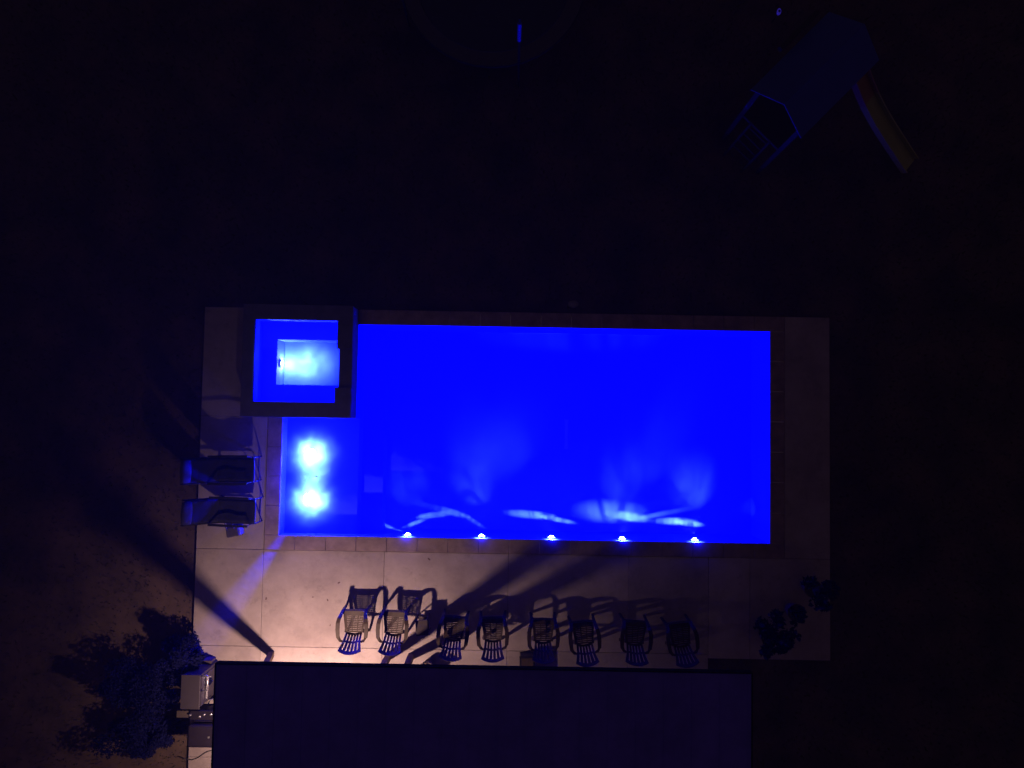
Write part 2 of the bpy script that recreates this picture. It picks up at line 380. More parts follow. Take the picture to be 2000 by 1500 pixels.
# outer body as four walls round the tub
mb.span(UX0 + .012, TX0, UY0 + .012, UY1 - .012, -0.6, SZ - 0.04); mb.span(TX1 + .04, UX1 - .006, UY0 + .012, UY1 - .012, -1.0, SZ - 0.04)
mb.span(TX0, TX1 + .04, UY0 + .012, TY0, -0.6, SZ - 0.04); mb.span(TX0, TX1 + .04, TY1, UY1 - .012, -0.6, SZ - 0.04)
mb.build('outer_wall', M['spacoping'], spa)
mb = MB(); g = 0.002
def q4(*p): mb.bm.faces.new([mb.bm.verts.new(q) for q in p])
zt = SZ - 0.041; X1 = TX1 + .038
for a, b in (((TX0 + g, TY0 + g), (X1, TY0 + g)), ((X1, TY0 + g), (X1, TY1 - g)), ((X1, TY1 - g), (TX0 + g, TY1 - g)), ((TX0 + g, TY1 - g), (TX0 + g, TY0 + g))):
    q4((*a, BEN), (*b, BEN), (*b, zt), (*a, zt))
for a in ((TX0 + g, FX0, TY0 + g, TY1 - g), (FX0, X1, TY0 + g, FY0), (FX0, X1, FY1, TY1 - g)):
    q4((a[0], a[2], BEN), (a[1], a[2], BEN), (a[1], a[3], BEN), (a[0], a[3], BEN))
for a, b in (((FX0, FY0), (X1, FY0)), ((X1, FY1), (FX0, FY1)), ((FX0, FY1), (FX0, FY0)), ((X1, FY0), (X1, FY1))):
    q4((*a, WELL), (*b, WELL), (*b, BEN), (*a, BEN))
q4((FX0, FY0, WELL), (X1, FY0, WELL), (X1, FY1, WELL), (FX0, FY1, WELL))
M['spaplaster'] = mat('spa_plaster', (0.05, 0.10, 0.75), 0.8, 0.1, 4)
mb.build('tub_basin', M['spaplaster'], spa)
# coping with the spillway notch on the pool side
mb = MB(); n0, n1 = at(660, 757, SZ).y, at(660, 681, SZ).y
mb.span(UX0, TX0, UY0, UY1, SZ - .04, SZ); mb.span(TX0, UX1, UY0, TY0, SZ - .04, SZ); mb.span(TX0, UX1, TY1, UY1, SZ - .04, SZ)
mb.span(TX1 - .02, UX1, TY0, n0, SZ - .04, SZ); mb.span(TX1 + 0.04, UX1, n0, n1, SZ - .04, SZ - .03); mb.span(TX1, UX1, n1, TY1, SZ - .04, SZ)
bmesh.ops.remove_doubles(mb.bm, verts=mb.bm.verts, dist=1e-5)
mb.build('spa_coping', M['spacoping'], spa, bevel=0.004)
mb = MB(); mb.bm.faces.new([mb.bm.verts.new((x, y, SWZ)) for x, y in ((TX0 + .004, TY0 + .004), (X1 - .004, TY0 + .004), (X1 - .004, TY1 - .004), (TX0 + .004, TY1 - .004))])
tag(mb.build('spa_water', M['spawater']), kind='structure')
yl = at(540, 709, -0.2).y; RY = Matrix.Rotation(R(90), 3, 'Y')
h = MB().lathe((FX0, yl, -0.24), [(0.07, 0.0), (0.07, 0.02), (0.05, 0.028)], 20, RY).build('footwell_light', M['ring'], spa)
MB().lathe((FX0, yl, -0.24), [(0.048, 0.029), (0.04, 0.045), (0.002, 0.055)], 18, RY).build('lens', M['lens'], h, smooth=True)
lamp('near_glow', 'POINT', (FX0 + .07, yl, -0.32), 62, CYAN2, h, 0.02)
pw_ = at(600, 712, WELL)
ripple(lamp('well_beam', 'SPOT', (pw_.x - .12, pw_.y, 0.0), 210, CYAN2, h, 0.03, (pw_.x + .04, pw_.y, WELL), R(96), 1.0), 1.1, .6, 1.5, 8.3)
ripple(lamp('well_fill', 'POINT', (pw_.x - .02, pw_.y, -.28), 6, CYAN2, h, 0.03), 1.0, .5, 1.6, 5.2)
lamp('blue_wash', 'POINT', (FX0 + .35, yl, 0.20), 120, BLUE, h, 0.06)

# ---------------------------------------------------------------- covered porch
RZ = 3.3
RX0, RX1, RYE = at(420, 1350, RZ).x, at(1468, 1308, RZ).x, at(900, 1301, RZ - .13).y
porch = tag(empty('covered_porch', (0, -6, 0)), 'dark flat porch roof on posts along the bottom of the patio, lit warm underneath', 'porch')
def pp(mb, name, m, **k):
    o = mb.build(name, m, porch, **k); o.location = (0, 6, 0); return o
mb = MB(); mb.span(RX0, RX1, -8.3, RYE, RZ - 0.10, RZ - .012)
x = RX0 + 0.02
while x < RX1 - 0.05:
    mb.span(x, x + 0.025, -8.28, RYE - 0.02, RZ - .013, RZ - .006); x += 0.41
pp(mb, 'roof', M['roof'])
mb = MB(); mb.span(RX0 - 0.02, RX1 + .02, RYE + .002, RYE + .022, RZ - 0.13, RZ + 0.005); mb.span(RX0 - 0.022, RX0 - .002, -8.3, RYE, RZ - 0.13, RZ + 0.005); mb.span(RX1 + .002, RX1 + .022, -8.3, RYE, RZ - 0.13, RZ + 0.005)
pp(mb, 'fascia', M['fascia'], bevel=0.008)
pp(MB().span(RX0 + .03, RX1 - .03, -8.2, RYE - .03, RZ - 0.15, RZ - 0.12), 'ceiling', M['ceiling'])
pp(MB().span(RX0 - .3, RX1, -8.6, -8.32, -0.1, RZ - 0.16), 'house_wall', M['wall'])
for (u, v) in ((530, 1277), (758, 1283), (803, 1282)):
    p = at(u, v, 0); mb = MB(); mb.span(p.x - .055, p.x + .055, p.y - .055, p.y + .055, 0.0, RZ - .151)
    if u == 530:                                   # the corner post leans in to meet the roof corner
        for v_ in mb.bm.verts:
            if v_.co.z > 1: v_.co.x += .40; v_.co.y -= .335
    po = pp(mb, 'post', M['post'], bevel=0.006)
LX, LY, LZ = -3.5, -5.5, RZ - .27
h = pp(MB().lathe((LX, LY, RZ - .15), [(0.17, -0.001), (0.17, -0.05), (0.15, -0.06)], 24), 'ceiling_light', M['white'])
MB().lathe((LX, LY, RZ - .15), [(0.145, -0.061), (0.12, -0.09), (0.05, -0.105), (0.003, -0.108)], 24).build('diffuser', M['bulb'], h, smooth=True)
lamp('porch_lamp', 'SPOT', (LX, LY, LZ), PORCH_W, (1.0, 0.64, 0.52), h, 0.06, (LX, LY, 0), R(149), 1.0)

# ---------------------------------------------------------------- plastic armchairs
def surf_grid(fn, us, vs, hole, name, m, parent, th):
    bm = bmesh.new(); vv = {}
    def gv(i, j):
        if (i, j) not in vv: vv[i, j] = bm.verts.new(fn(us[i], vs[j]))
        return vv[i, j]
    for i in range(len(us) - 1):
        for j in range(len(vs) - 1):
            if not hole(i, j): bm.faces.new((gv(i, j), gv(i + 1, j), gv(i + 1, j + 1), gv(i, j + 1)))
    me = bpy.data.meshes.new(name); bm.to_mesh(me); bm.free(); me.materials.append(m)
    o = bpy.data.objects.new(name, me); C.objects.link(o); o.parent = parent
    so = o.modifiers.new('thick', 'SOLIDIFY'); so.thickness = th; so.offset = 0
    return o
def make_chair():
    root = empty('plastic_armchair', (0, 0, 0))
    m = M['chair']
    # seat
    us = [-1, -.88, -.80]; n = 5
    us = [-1.0, -0.82]
    for k in range(3):
        a = -0.82 + 1.64 * k / 3; us += [a + .09, a + 1.64 / 3 - 0.0001 if k < 2 else 0.82]
    us = sorted(set([round(q, 4) for q in us] + [1.0]))
    vs = [0, .07] + [0.07 + 0.70 * (k // 2 + (.24 if k % 2 else 0)) / 9 for k in range(1, 19)] + [.93, 1.0]
    vs = [0.0, .07] + sorted(vs[2:20]) + [.93, 1.0]
    def seat(u, v):
        hw = 0.165 + 0.055 * v
        return (u * hw, 0.20 + 0.42 * v, 0.425 - 0.02 * math.sin(v * math.pi) * (1 - u * u) - (0.03 * ((v - .9) / .1) ** 2 if v > .9 else 0) + 0.01 * u * u)
    def hole(i, j): return us[i] >= -0.83 and us[i + 1] <= 0.83 and (us[i + 1] - us[i]) > .1 and 1 <= j <= 18 and j % 2 == 1
    surf_grid(seat, us, vs, hole, 'seat', m, root, 0.007)
    # backrest
    ns = 6; bu = [-1.0, -0.88]; slots = []
    for k in range(5):
        a = -0.88 + 1.76 * k / 5 + 0.125; b = a + 0.105; bu += [a, b]; slots.append((a, b))
    bu = sorted(bu + [0.88, 1.0]); bu = [bu[0]] + [q for q in bu[1:]]
    bv = [0, .10, .20, .30, .42, .50, .62, .74, .86, 1.0]
    def back(u, v):
        hw = 0.148 + 0.03 * v + 0.035 * max(0, (v - .5) / .5) ** 1.3
        vt = v * (1 + 0.11 * (1 - u * u) * v)
        return (u * hw, 0.215 - 0.235 * vt - 0.03 * (1 - u * u), 0.425 + 0.395 * vt)
    st = set(round(a, 4) for a, b in slots)
    def bh(i, j): return round(bu[i], 4) in st and (1 <= j <= 3 or 5 <= j <= 7)
    surf_grid(back, bu, bv, bh, 'backrest', m, root, 0.009)
    for s in (-1, 1):
        path = [(s * .165, .085, .615), (s * .215, .105, .625), (s * .255, .17, .63), (s * .265, .30, .635), (s * .262, .42, .635), (s * .245, .50, .615), (s * .225, .56, .54), (s * .218, .60, .43)]
        mb = MB(); mb.ribbon(path, [(s * .3, 1, 0), (s * .6, .8, 0), (1, 0, 0), (1, 0, 0), (1, 0, 0), (1, 0, 0), (1, 0, 0), (1, 0, 0)], [.035, .05, .066, .074, .074, .07, .06, .06], 0.016)
        mb.build('armrest', m, root, bevel=0.003, seg=1)
        mb = MB(); mb.ribbon([(s * .216, .60, .43), (s * .225, .605, .2), (s * .235, .615, 0)], (1, 0, 0), [.06, .05, .04], 0.02); mb.ribbon([(s * .232, .50, .60), (s * .225, .55, .50), (s * .226, .572, .38), (s * .235, .60, .0)], (0, 1, 0), [.05, .07, .075, .04], 0.014)
        mb.build('leg', m, root, bevel=0.003, seg=1)
        mb = MB(); mb.ribbon([(s * .155, .215, .43), (s * .185, .15, .2), (s * .205, .11, 0)], (1, 0, 0), [.05, .04, .032], 0.022); mb.ribbon([(s * .168, .235, .44), (s * .19, .18, .2), (s * .212, .13, 0)], (0, 1, 0), [.07, .06, .04], 0.014)
        mb.build('leg', m, root, bevel=0.003, seg=1)
    MB().ribbon([(-.21, .605, .39), (0, .612, .385), (.21, .605, .39)], (0, 0, 1), 0.05, 0.008).build('apron', m, root)
    return root
chairs = [(681, 1277, 0, 'dark slatted plastic armchair at the left end of the row, in warm light'),
          (760, 1279, -2, 'dark slatted plastic armchair second from the left, beside the side table'),
          (879, 1290, -4, 'dark plastic armchair third from the left, just right of the small side table'),
          (962, 1292, 2, 'dark plastic armchair fourth from the left, its backrest slats showing against pale floor'),
          (1062, 1295, 0, 'dark plastic armchair fifth from the left, at the edge of the lit floor'),
          (1148, 1300, 6, 'dark plastic armchair sixth from the left, in blue half dark'),
          (1245, 1299, -3, 'plastic armchair second from the right end of the row, nearly lost in the dark'),
          (1344, 1302, 8, 'plastic armchair at the right end of the row, barely visible in the dark')]
proto = make_chair()
for i, (u, v, rz, lab) in enumerate(chairs):
    o = proto if i == 0 else copy_tree(proto)
    p = at(u, v, 0.845); o.location = (p.x, p.y + 0.06, 0.0); o.rotation_euler.z = R(rz)
    tag(o, lab, 'chair', 'plastic armchairs in a row facing the pool')

# small side table
tp = at(824, 1226, 0.42); t = tag(empty('side_table', (tp.x, tp.y, 0), R(6)), 'small dark square side table between the second and third armchairs', 'side table')
MB().box((0, 0, .42), (.23, .29, .02)).build('tabletop', M['table'], t, bevel=0.008)
MB().box((0, 0, .16), (.19, .25, .012)).build('shelf', M['table'], t, bevel=0.003)
for a in (-1, 1):
    for b in (-1, 1): MB().tube([(a * .095, b * .125, .411), (a * .105, b * .135, 0)], 0.012).build('leg', M['table'], t)

# ---------------------------------------------------------------- lounge chairs on the left
def make_lounge():
    root = empty('lounge_chair', (0, 0, 0))    # local +x points to the pool, seat front at x = 0
    fr = M['frame']; W = 0.23
    for s in (-1, 1):
        MB().tube([(-.05, s * W, .0), (-.05, s * W, .30), (-.07, s * W, .37), (-.70, s * W, .37), (-.85, s * W, .50), (-1.16, s * W, .92), (-1.20, s * W, .93)], 0.014).build('side_rail', fr, root)
        MB().tube([(-.62, s * W, .37), (-.75, s * W, .18), (-.86, s * W, .0)], 0.014).build('leg', fr, root)
        MB().ribbon([(-.12, s * (W + .025), .56), (-.40, s * (W + .03), .58), (-.86, s * (W + .02), .57)], (0, 1, 0), .045, .018).build('armrest', fr, root, bevel=0.004)
        MB().tube([(-.14, s * (W + .02), .55), (-.10, s * W, .39)], .01).build('arm_support', fr, root)
    def cs(u, v):
        prof = [(-.04, .40), (-.30, .385), (-.68, .375), (-.78, .42), (-.95, .62), (-1.06, .78), (-1.14, .89)]
        f = v * (len(prof) - 1); i = min(int(f), len(prof) - 2); f -= i
        x = prof[i][0] * (1 - f) + prof[i + 1][0] * f; z = prof[i][1] * (1 - f) + prof[i + 1][1] * f
        return (x, u * (W - .012), z + .02 - .02 * (1 - u * u) + .008 * math.sin(v * 40))
    n = 40
    o = surf_grid(cs, [-1 + k / 4 for k in range(9)], [k / n for k in range(n + 1)], lambda i, j: False, 'seat_cushion', M['sling'], root, 0.045)
    for p_ in o.data.polygons: p_.use_smooth = True
    mb = MB(); mb.lathe((-1.10, 0, .93), [(0.02, -.21), (.06, -.20), (.07, -.10), (.073, 0), (.07, .10), (.06, .20), (.02, .21)], 14, Matrix.Rotation(R(90), 3, 'X'))
    bmesh.ops.transform(mb.bm, matrix=Matrix.Translation((-1.10, 0, .93)) @ Matrix.Rotation(R(52), 4, 'Y') @ Matrix.Diagonal((1.5, 1, .7, 1)) @ Matrix.Translation((1.10, 0, -.93)), verts=mb.bm.verts)
    mb.build('headrest', M['pillow'], root, smooth=True)
    MB().tube([(-.05, -W, .12), (-.05, W, .12)], .01).build('crossbar', fr, root)
    return root
lg = make_lounge()
p = at(502, 917, .38); lg.location = (p.x, p.y, 0); lg.rotation_euler.z = R(1)
tag(lg, 'upper of the two dark lounge chairs left of the pool shelf', 'lounge chair', 'lounge chairs beside the pool shelf')
l2 = copy_tree(lg); p = at(504, 999, .38); l2.location = (p.x, p.y, 0); l2.rotation_euler.z = R(-1)
tag(l2, 'lower of the two dark lounge chairs, with the small bag standing next to it', 'lounge chair', 'lounge chairs beside the pool shelf')

# bag
bp = at(458, 1037, .15); bg = tag(empty('tote_bag', (bp.x, bp.y, 0), R(12)), 'small dark tote bag with two handles on the patio below the lower lounge chair', 'bag')
mb = MB(); mb.box((0, 0, .135), (.22, .22, .27))
for v in mb.bm.verts:
    if v.co.z > .2: v.co.x *= 1.1; v.co.y *= .86
mb.build('bag_body', M['bag'], bg, bevel=0.02)
MB().box((.128, 0, .13), (.02, .17, .20)).build('side_pocket', M['baglight'], bg, bevel=0.006)
for s in (-1, 1):
    MB().tube([(s * .07 - .02, .05, .27), (s * .07 - .01, .12, .34), (s * .07, .19, .36), (s * .07 + .015, .22, .33)], 0.011).build('handle', M['bag'], bg)

# ---------------------------------------------------------------- corner beside the roof: cabinet, box, grill, hose
p0, p1 = at(354, 1318, .85), at(389, 1386, .85)
cx, cy = (p0.x + p1.x) / 2, (p0.y + p1.y) / 2; wx, wy = abs(p1.x - p0.x), abs(p1.y - p0.y)
cb = tag(empty('outdoor_cabinet', (cx, cy, 0)), 'waist high grey cabinet with a steel rail, left of the roof corner', 'cabinet')
MB().box((0, 0, .42), (wx - .03, wy - .03, .80)).build('cabinet_body', M['grey'], cb, bevel=0.01)
MB().box((0, 0, .836), (wx, wy, .03)).build('top', M['grey'], cb, bevel=0.008)
MB().box((wx / 2 - .008, -.02, .42), (.012, wy - .09, .70)).build('door', M['grey'], cb, bevel=0.004)
a = wx / 2
mb = MB(); mb.tube([(a - .01, .27, .80), (a + .10, .28, .80), (a + .115, .26, .80), (a + .115, .02, .80), (a + .0, .0, .80)], 0.016)
mb.build('rail', M['steel'], cb, smooth=True)
mb = MB(); mb.ribbon([(a + .03, .20, .62), (a + .03, -.20, .62)], (1, 0, 0), .03, .015); mb.ribbon([(a + .005, .20, .62), (a + .10, .20, .62)], (0, 1, 0), .03, .012)
mb.build('hook_bar', M['steel'], cb, bevel=.003)
MB().tube([(a + .02, -.33, .5), (a + .06, -.26, .52), (a + .12, -.25, .5)], .014).build('towel_bar', M['steel'], cb)
p0, p1 = at(393, 1290, .25), at(411, 1343, .25)
bx = tag(empty('storage_box', ((p0.x + p1.x) / 2, (p0.y + p1.y) / 2, 0)), 'low brown storage box on the patio between the grey cabinet and the roof corner', 'box')
W_, D_ = abs(p1.x - p0.x), abs(p0.y - p1.y)
MB().box((0, 0, .115), (W_ - .02, D_ - .02, .23)).build('box_body', M['box'], bx, bevel=.008)
MB().box((0, 0, .242), (W_, D_, .022)).build('lid', M['box'], bx, bevel=.008)
# grill
p0, p1 = at(366, 1412, .95), at(424, 1462, .95)
gx, gy = (p0.x + p1.x) / 2, (p0.y + p1.y) / 2; gw, gd = abs(p1.x - p0.x), abs(p0.y - p1.y)
gr = tag(empty('gas_grill', (gx, gy, 0)), 'black gas grill with small shiny knobs, half under the left edge of the roof', 'grill')
MB().box((0, 0, .45), (gw - .06, gd - .06, .66)).build('cart', M['black'], gr, bevel=.01)
mb = MB(); mb.box((0, -.02, .88), (gw, gd - .04, .16)); mb.build('lid', M['black'], gr, bevel=.05, seg=4)
MB().box((0, gd / 2 + .09, .82), (gw + .02, .16, .05)).build('control_panel', M['black'], gr, bevel=.008)
for k, (dx, dy) in enumerate(((-.27, .10), (-.10, .075), (-.02, .11), (.10, .115))):
    MB().lathe((dx, gd / 2 + dy, .846), [(0.02, 0), (.02, .018), (.012, .022)], 12).build('knob', M['steel'], gr)
MB().lathe((.12, -.02, .961), [(.018, 0), (.018, .01), (.01, .012)], 12).build('thermometer', M['steel'], gr)
MB().lathe((-gw / 2 - .006, -.05, .87), [(.022, 0), (.022, .03), (.015, .035)], 12, Matrix.Rotation(R(-90), 3, 'Y')).build('hinge_knob', M['steel'], gr)
for s in (-1, 1): MB().tube([(s * .2 - .02, -gd / 2 + .05, .1), (s * .2 + .02, -gd / 2 + .05, .1)], .1, 16).build('wheel', M['rubber'], gr)
for s in (-1, 1): MB().box((s * .2, gd / 2 - .07, .06), (.04, .04, .12)).build('leg', M['black'], gr)
# dark side counter above the grill
p0, p1 = at(345, 1388, .8), at(420, 1403, .8)
sc_ = tag(empty('counter_shelf', ((p0.x + p1.x) / 2, (p0.y + p1.y) / 2, 0)), 'narrow dark counter standing between the grey cabinet and the black grill', 'counter')
W_, D_ = abs(p1.x - p0.x), abs(p0.y - p1.y)
MB().box((0, 0, .785), (W_, D_, .03)).build('counter_top', M['box'], sc_, bevel=.006)
for s in (-1, 1): MB().box((s * (W_ / 2 - .03), 0, .385), (.03, D_ - .03, .77)).build('side_panel', M['black'], sc_, bevel=.003)
hs = MB().tube([at(u, v, .012) for u, v in ((352, 1478), (362, 1482), (375, 1484), (386, 1480), (396, 1473), (404, 1468), (414, 1466))], .010)
tag(hs.build('hose', M['rubber'], smooth=True), 'thin black hose curving over the pale floor below the grill', 'hose')

def ripple(o, scale=5.0, lo=0.25, hi=2.2, seed=0.0, p0=.40, p1=.66):
    """uneven beam, as thrown through a moving water surface"""
    d = o.data; d.use_nodes = True; n = d.node_tree.nodes; l = d.node_tree.links
    em = [q for q in n if q.type == 'EMISSION'][0]
    tc = n.new('ShaderNodeTexCoord'); mp = n.new('ShaderNodeMapping'); mp.inputs['Location'].default_value = (seed, seed * .7, seed * 1.3)
    no = n.new('ShaderNodeTexNoise'); no.inputs['Scale'].default_value = scale; no.inputs['Detail'].default_value = 2; no.inputs['Distortion'].default_value = 1.2
    mr = n.new('ShaderNodeMapRange'); mr.inputs['From Min'].default_value = p0; mr.inputs['From Max'].default_value = p1
    mr.inputs['To Min'].default_value = lo; mr.inputs['To Max'].default_value = hi
    l.new(tc.outputs['Normal'], mp.inputs['Vector']); l.new(mp.outputs[0], no.inputs['Vector']); l.new(no.outputs[0], mr.inputs['Value']); l.new(mr.outputs[0], em.inputs['Strength'])
    return o
def beam(loc, u, v, L, W, ang, P, parent, z, col, rs=6.0, seed=0.0, lo=.2):
    """elliptical spot from a pool lamp; L x W metres on the pool floor, long axis turned by ang"""
    t = at(u, v, z); loc = Vector(loc); dv = (t - loc); D = dv.length; zz = -dv.normalized()
    xx = Vector((math.cos(R(ang)), math.sin(R(ang)), 0)); xx = (xx - zz * xx.dot(zz)).normalized(); yy = zz.cross(xx)
    o = lamp('lens_beam', 'SPOT', loc, P * (1.1 if W < .5 else .5), col, None, 0.01, None, 2 * math.atan(L / 2 / D), 1.0)
    o.rotation_euler = Matrix((xx, yy, zz)).transposed().to_euler()
    o.scale = (1, min(1, (.75 if W < .5 else 1) * W / L), 1); o.parent = parent
    return ripple(o, rs, lo, 2.0, seed)

# ---------------------------------------------------------------- plants
def leaves_mesh(n, rx, ry, rz, size, seed, zc, shell=0.45):
    rnd = random.Random(seed); bm = bmesh.new()
    cl = [(Vector((rnd.gauss(0, .5) * rx, rnd.gauss(0, .5) * ry, zc + rnd.uniform(-.7, .75) * rz)), rnd.uniform(.25, .5)) for _ in range(14)]
    for _ in range(n):
        c, rr = rnd.choice(cl)
        d = Vector((rnd.gauss(0, 1), rnd.gauss(0, 1), rnd.gauss(0, 1))).normalized() * rr * rnd.uniform(shell, 1)
        p = c + Vector((d.x * rx, d.y * ry, d.z * rz)); p.z = max(p.z, .03)
        L = size * rnd.uniform(.6, 1.3); rot = Matrix.Rotation(rnd.uniform(0, 6.28), 3, 'Z') @ Matrix.Rotation(rnd.gauss(0.2, .6), 3, 'X')
        q = [Vector((0, -L / 2, 0)), Vector((L * .22, 0, L * .06)), Vector((0, L / 2, -L * .05)), Vector((-L * .22, 0, L * .06))]
        bm.faces.new([bm.verts.new(p + rot @ k) for k in q])
    return bm, cl
def shrub(name, u, v, z, rx, ry, h, n, size, seed, label, cat='shrub', group=None, pot=False, base=None):
    p = at(u, v, z) if base is None else base
    r = tag(empty(name, (p.x, p.y, -0.09 if not pot else 0)), label, cat, group)
    z0 = 0.30 if pot else 0.05
    bm, cl = leaves_mesh(n, rx, ry, h / 2, size, seed, z0 + h / 2)
    mb = MB(); mb.bm.free(); mb.bm = bm
    me = bpy.data.meshes.new('foliage'); bm.to_mesh(me); bm.free(); me.materials.append(M['leaf'])
    f = bpy.data.objects.new('foliage', me); C.objects.link(f); f.parent = r
    mb = MB()
    for c, rr in cl: mb.tube([(0, 0, z0 - .05), (c.x * .4, c.y * .4, z0 + (c.z - z0) * .5), tuple(c)], .014, 5, .005)
    mb.build('stem', M['stem'], r)
    if pot:
        MB().lathe((0, 0, 0), [(.11, .0), (.16, .26), (.17, .30), (.155, .30), (.14, .25)], 20).build('pot', M['pot'], r)
    return r
shrub('leafy_shrub', 352, 1290, .7, .42, .36, .9, 4200, .065, 3, 'bushy shrub at the patio edge, just above the grey cabinet', group='shrubs left of the patio')
shrub('leafy_shrub', 255, 1345, .5, .70, .55, .8, 6000, .07, 4, 'wide low shrub in the lawn left of the grey cabinet', group='shrubs left of the patio')
shrub('leafy_shrub', 262, 1432, .5, .80, .45, .7, 5600, .07, 5, 'long dark shrub in the lawn left of the grill', group='shrubs left of the patio')
shrub('potted_plant', 1597, 1155, .5, .28, .28, .6, 500, .10, 6, 'uppermost of the dark potted plants near the right patio edge', 'potted plant', 'potted plants at the right end of the patio', True)
shrub('potted_plant', 1560, 1200, .4, .16, .16, .35, 250, .08, 7, 'small dark potted plant, the middle one near the right patio edge', 'potted plant', 'potted plants at the right end of the patio', True)
shrub('potted_plant', 1512, 1252, .5, .36, .34, .6, 700, .11, 8, 'largest dark potted plant, beside the right corner of the roof', 'potted plant', 'potted plants at the right end of the patio', True)
q = at(838, 1284, .0); shrub('potted_plant', 0, 0, 0, .15, .12, .30, 60, .10, 9, 'little potted plant peeking out from the roof edge beside the third armchair', 'potted plant', None, True, Vector((q.x - .02, q.y - .16, 0)))

q = at(1030, 1291, .30); pb = tag(empty('planter_box', (q.x, q.y - .10, 0), R(2)), 'low dark planter box half under the roof edge, left of the fifth armchair', 'planter')
MB().box((0, 0, .14), (.26, .34, .28)).build('box_body', M['black'], pb, bevel=.01)
MB().box((0, 0, .285), (.29, .37, .03)).build('rim', M['black'], pb, bevel=.006)
MB().box((0, 0, .302), (.22, .30, .01)).build('soil', M['grass_soil'], pb)

# dry leaves on patio
def leaf(u, v, L, rz, label):
    p = at(u, v, 0); mb = MB(); n = 8; ring = []
    for k in range(n):
        a = 2 * math.pi * k / n; ring.append(mb.bm.verts.new((math.cos(a) * L * .5, math.sin(a) * L * .28 * (1.2 if k % 2 else .8), .004 + .006 * (k % 2))))
    c = mb.bm.verts.new((0, 0, .008))
    for k in range(n): mb.bm.faces.new((ring[k], ring[(k + 1) % n], c))
    o = mb.build('fallen_leaf', M['dead']); o.location = (p.x, p.y, 0); o.rotation_euler.z = R(rz)
    tag(o, label, 'leaf', 'dry leaves on the patio')
leaf(662, 1138, .055, 30, 'small dark dry leaf on bare patio above the first armchair')
leaf(838, 1092, .060, -40, 'small dry leaf on the patio just below the pool coping')
leaf(645, 1221, .040, 70, 'tiny dry leaf just left of the first armchair')
leaf(611, 1166, .035, 10, 'tiny dry leaf on open patio left of the first armchair')
leaf(520, 1169, .055, 80, 'dry leaf near the long shadow of the left post')
leaf(640, 1172, .045, 120, 'pale brown dry leaf up and left of the first armchair')
# leaf afloat
p = at(618, 931, WZ); o = MB().ribbon([(-.02, 0, 0), (0, .004, .004), (.02, 0, 0)], (0, 1, 0), .014, .002).build('floating_leaf', M['dead']); o.location = (p.x, p.y, WZ + .004)
tag(o, 'tiny dark leaf floating between the two bright lights of the pool shelf', 'leaf')
p = at(1120, 598, .0); M['stone'] = mat('pale_stone', (0.16, 0.15, 0.13), .9, .2, 9, .4)
o = MB().lathe((0, 0, -.09), [(.10, 0), (.11, .03), (.08, .07), (.03, .085)], 14).build('garden_stone', M['stone']); o.location = (p.x, p.y + .05, 0); o.scale = (1, .7, 1)
tag(o, 'pale rounded stone on the lawn at the far edge of the pool', 'stone')

# ---------------------------------------------------------------- playset and trampoline on the far lawn
c0 = at(1608, 128, 2.5)
ps = tag(empty('playset', (c0.x, c0.y, -.10), R(46)), 'wooden playset with a dark blue canopy and a yellow slide, top right on the lawn', 'playset')
for a in (-.75, .75):
    for b in (-.48, .48): MB().box((a, b, 1.1), (.08, .08, 2.2)).build('post', M['timber'], ps)
MB().box((0, 0, 1.2), (1.58, 1.04, .06)).build('platform', M['timber'], ps)
mb = MB(); mb.box((0, -.29, 2.46), (1.9, .70, .008), Matrix.Rotation(R(32), 3, 'X')); mb.box((0, .29, 2.46), (1.9, .70, .008), Matrix.Rotation(R(-32), 3, 'X')); mb.build('canopy', M['tarp'], ps)
for k in range(5): MB().tube([(-.95 + .04 * k, -.22, .2 + .22 * k), (-.95 + .04 * k, .22, .2 + .22 * k)], .018).build('ladder_rung', M['timber'], ps)
for b in (-.24, .24): MB().tube([(-.99, b, .0), (-.78, b, 1.2)], .025).build('ladder_rail', M['timber'], ps)
for b in (-.50, .50): MB().box((0, b, 1.75), (1.5, .03, .08)).build('railing', M['timber'], ps)
s0, s1 = at(1672, 150, 1.25), at(1776, 325, .12)
sl = tag(empty('tmp', (0, 0, 0)), None); C.objects.unlink(sl); bpy.data.objects.remove(sl)
inv = (Matrix.Translation((c0.x, c0.y, -.10)) @ Matrix.Rotation(R(46), 4, 'Z')).inverted()
def slide_pts(t0, t1, n=10):
    r = []
    for k in range(n + 1):
        t = t0 + (t1 - t0) * k / n; q = s0.lerp(s1, t); q.z = 1.22 * (1 - t) ** 1.1 * (1 - .12 * math.sin(t * 3.14)) + .10
        r.append(inv @ q)
    return r
dirx = (inv.to_3x3() @ (s1 - s0)); side = dirx.cross(Vector((0, 0, 1))).normalized()
def slide(t0, t1, m, nm):
    P = slide_pts(t0, t1); mb = MB(); mb.ribbon(P, side, .34, .02)
    for s in (-1, 1): mb.ribbon([q + side * s * .18 + Vector((0, 0, .05)) for q in P], (0, 0, 1), .14, .02)
    return mb.build(nm, m, ps)
slide(.24, 1, M['slide'], 'slide_chute'); slide(0, .24, M['slidered'], 'slide_entry')
p = at(1522, 22, 2.2)
TB = inv @ p
MB().box(inv @ at(1560, 60, 2.3), (.9, .08, .08), Matrix.Rotation(0.0, 3, 'Z')).build('swing_beam', M['timber'], ps)
o = tag(empty('garden_lamp', (at(1522, 22, .3).x, at(1522, 22, .3).y, -.1)), 'tiny garden lamp glowing faint blue on the lawn near the top edge', 'garden lamp')
MB().tube([(0, 0, 0), (0, 0, .33)], .012).build('stake', M['black'], o)
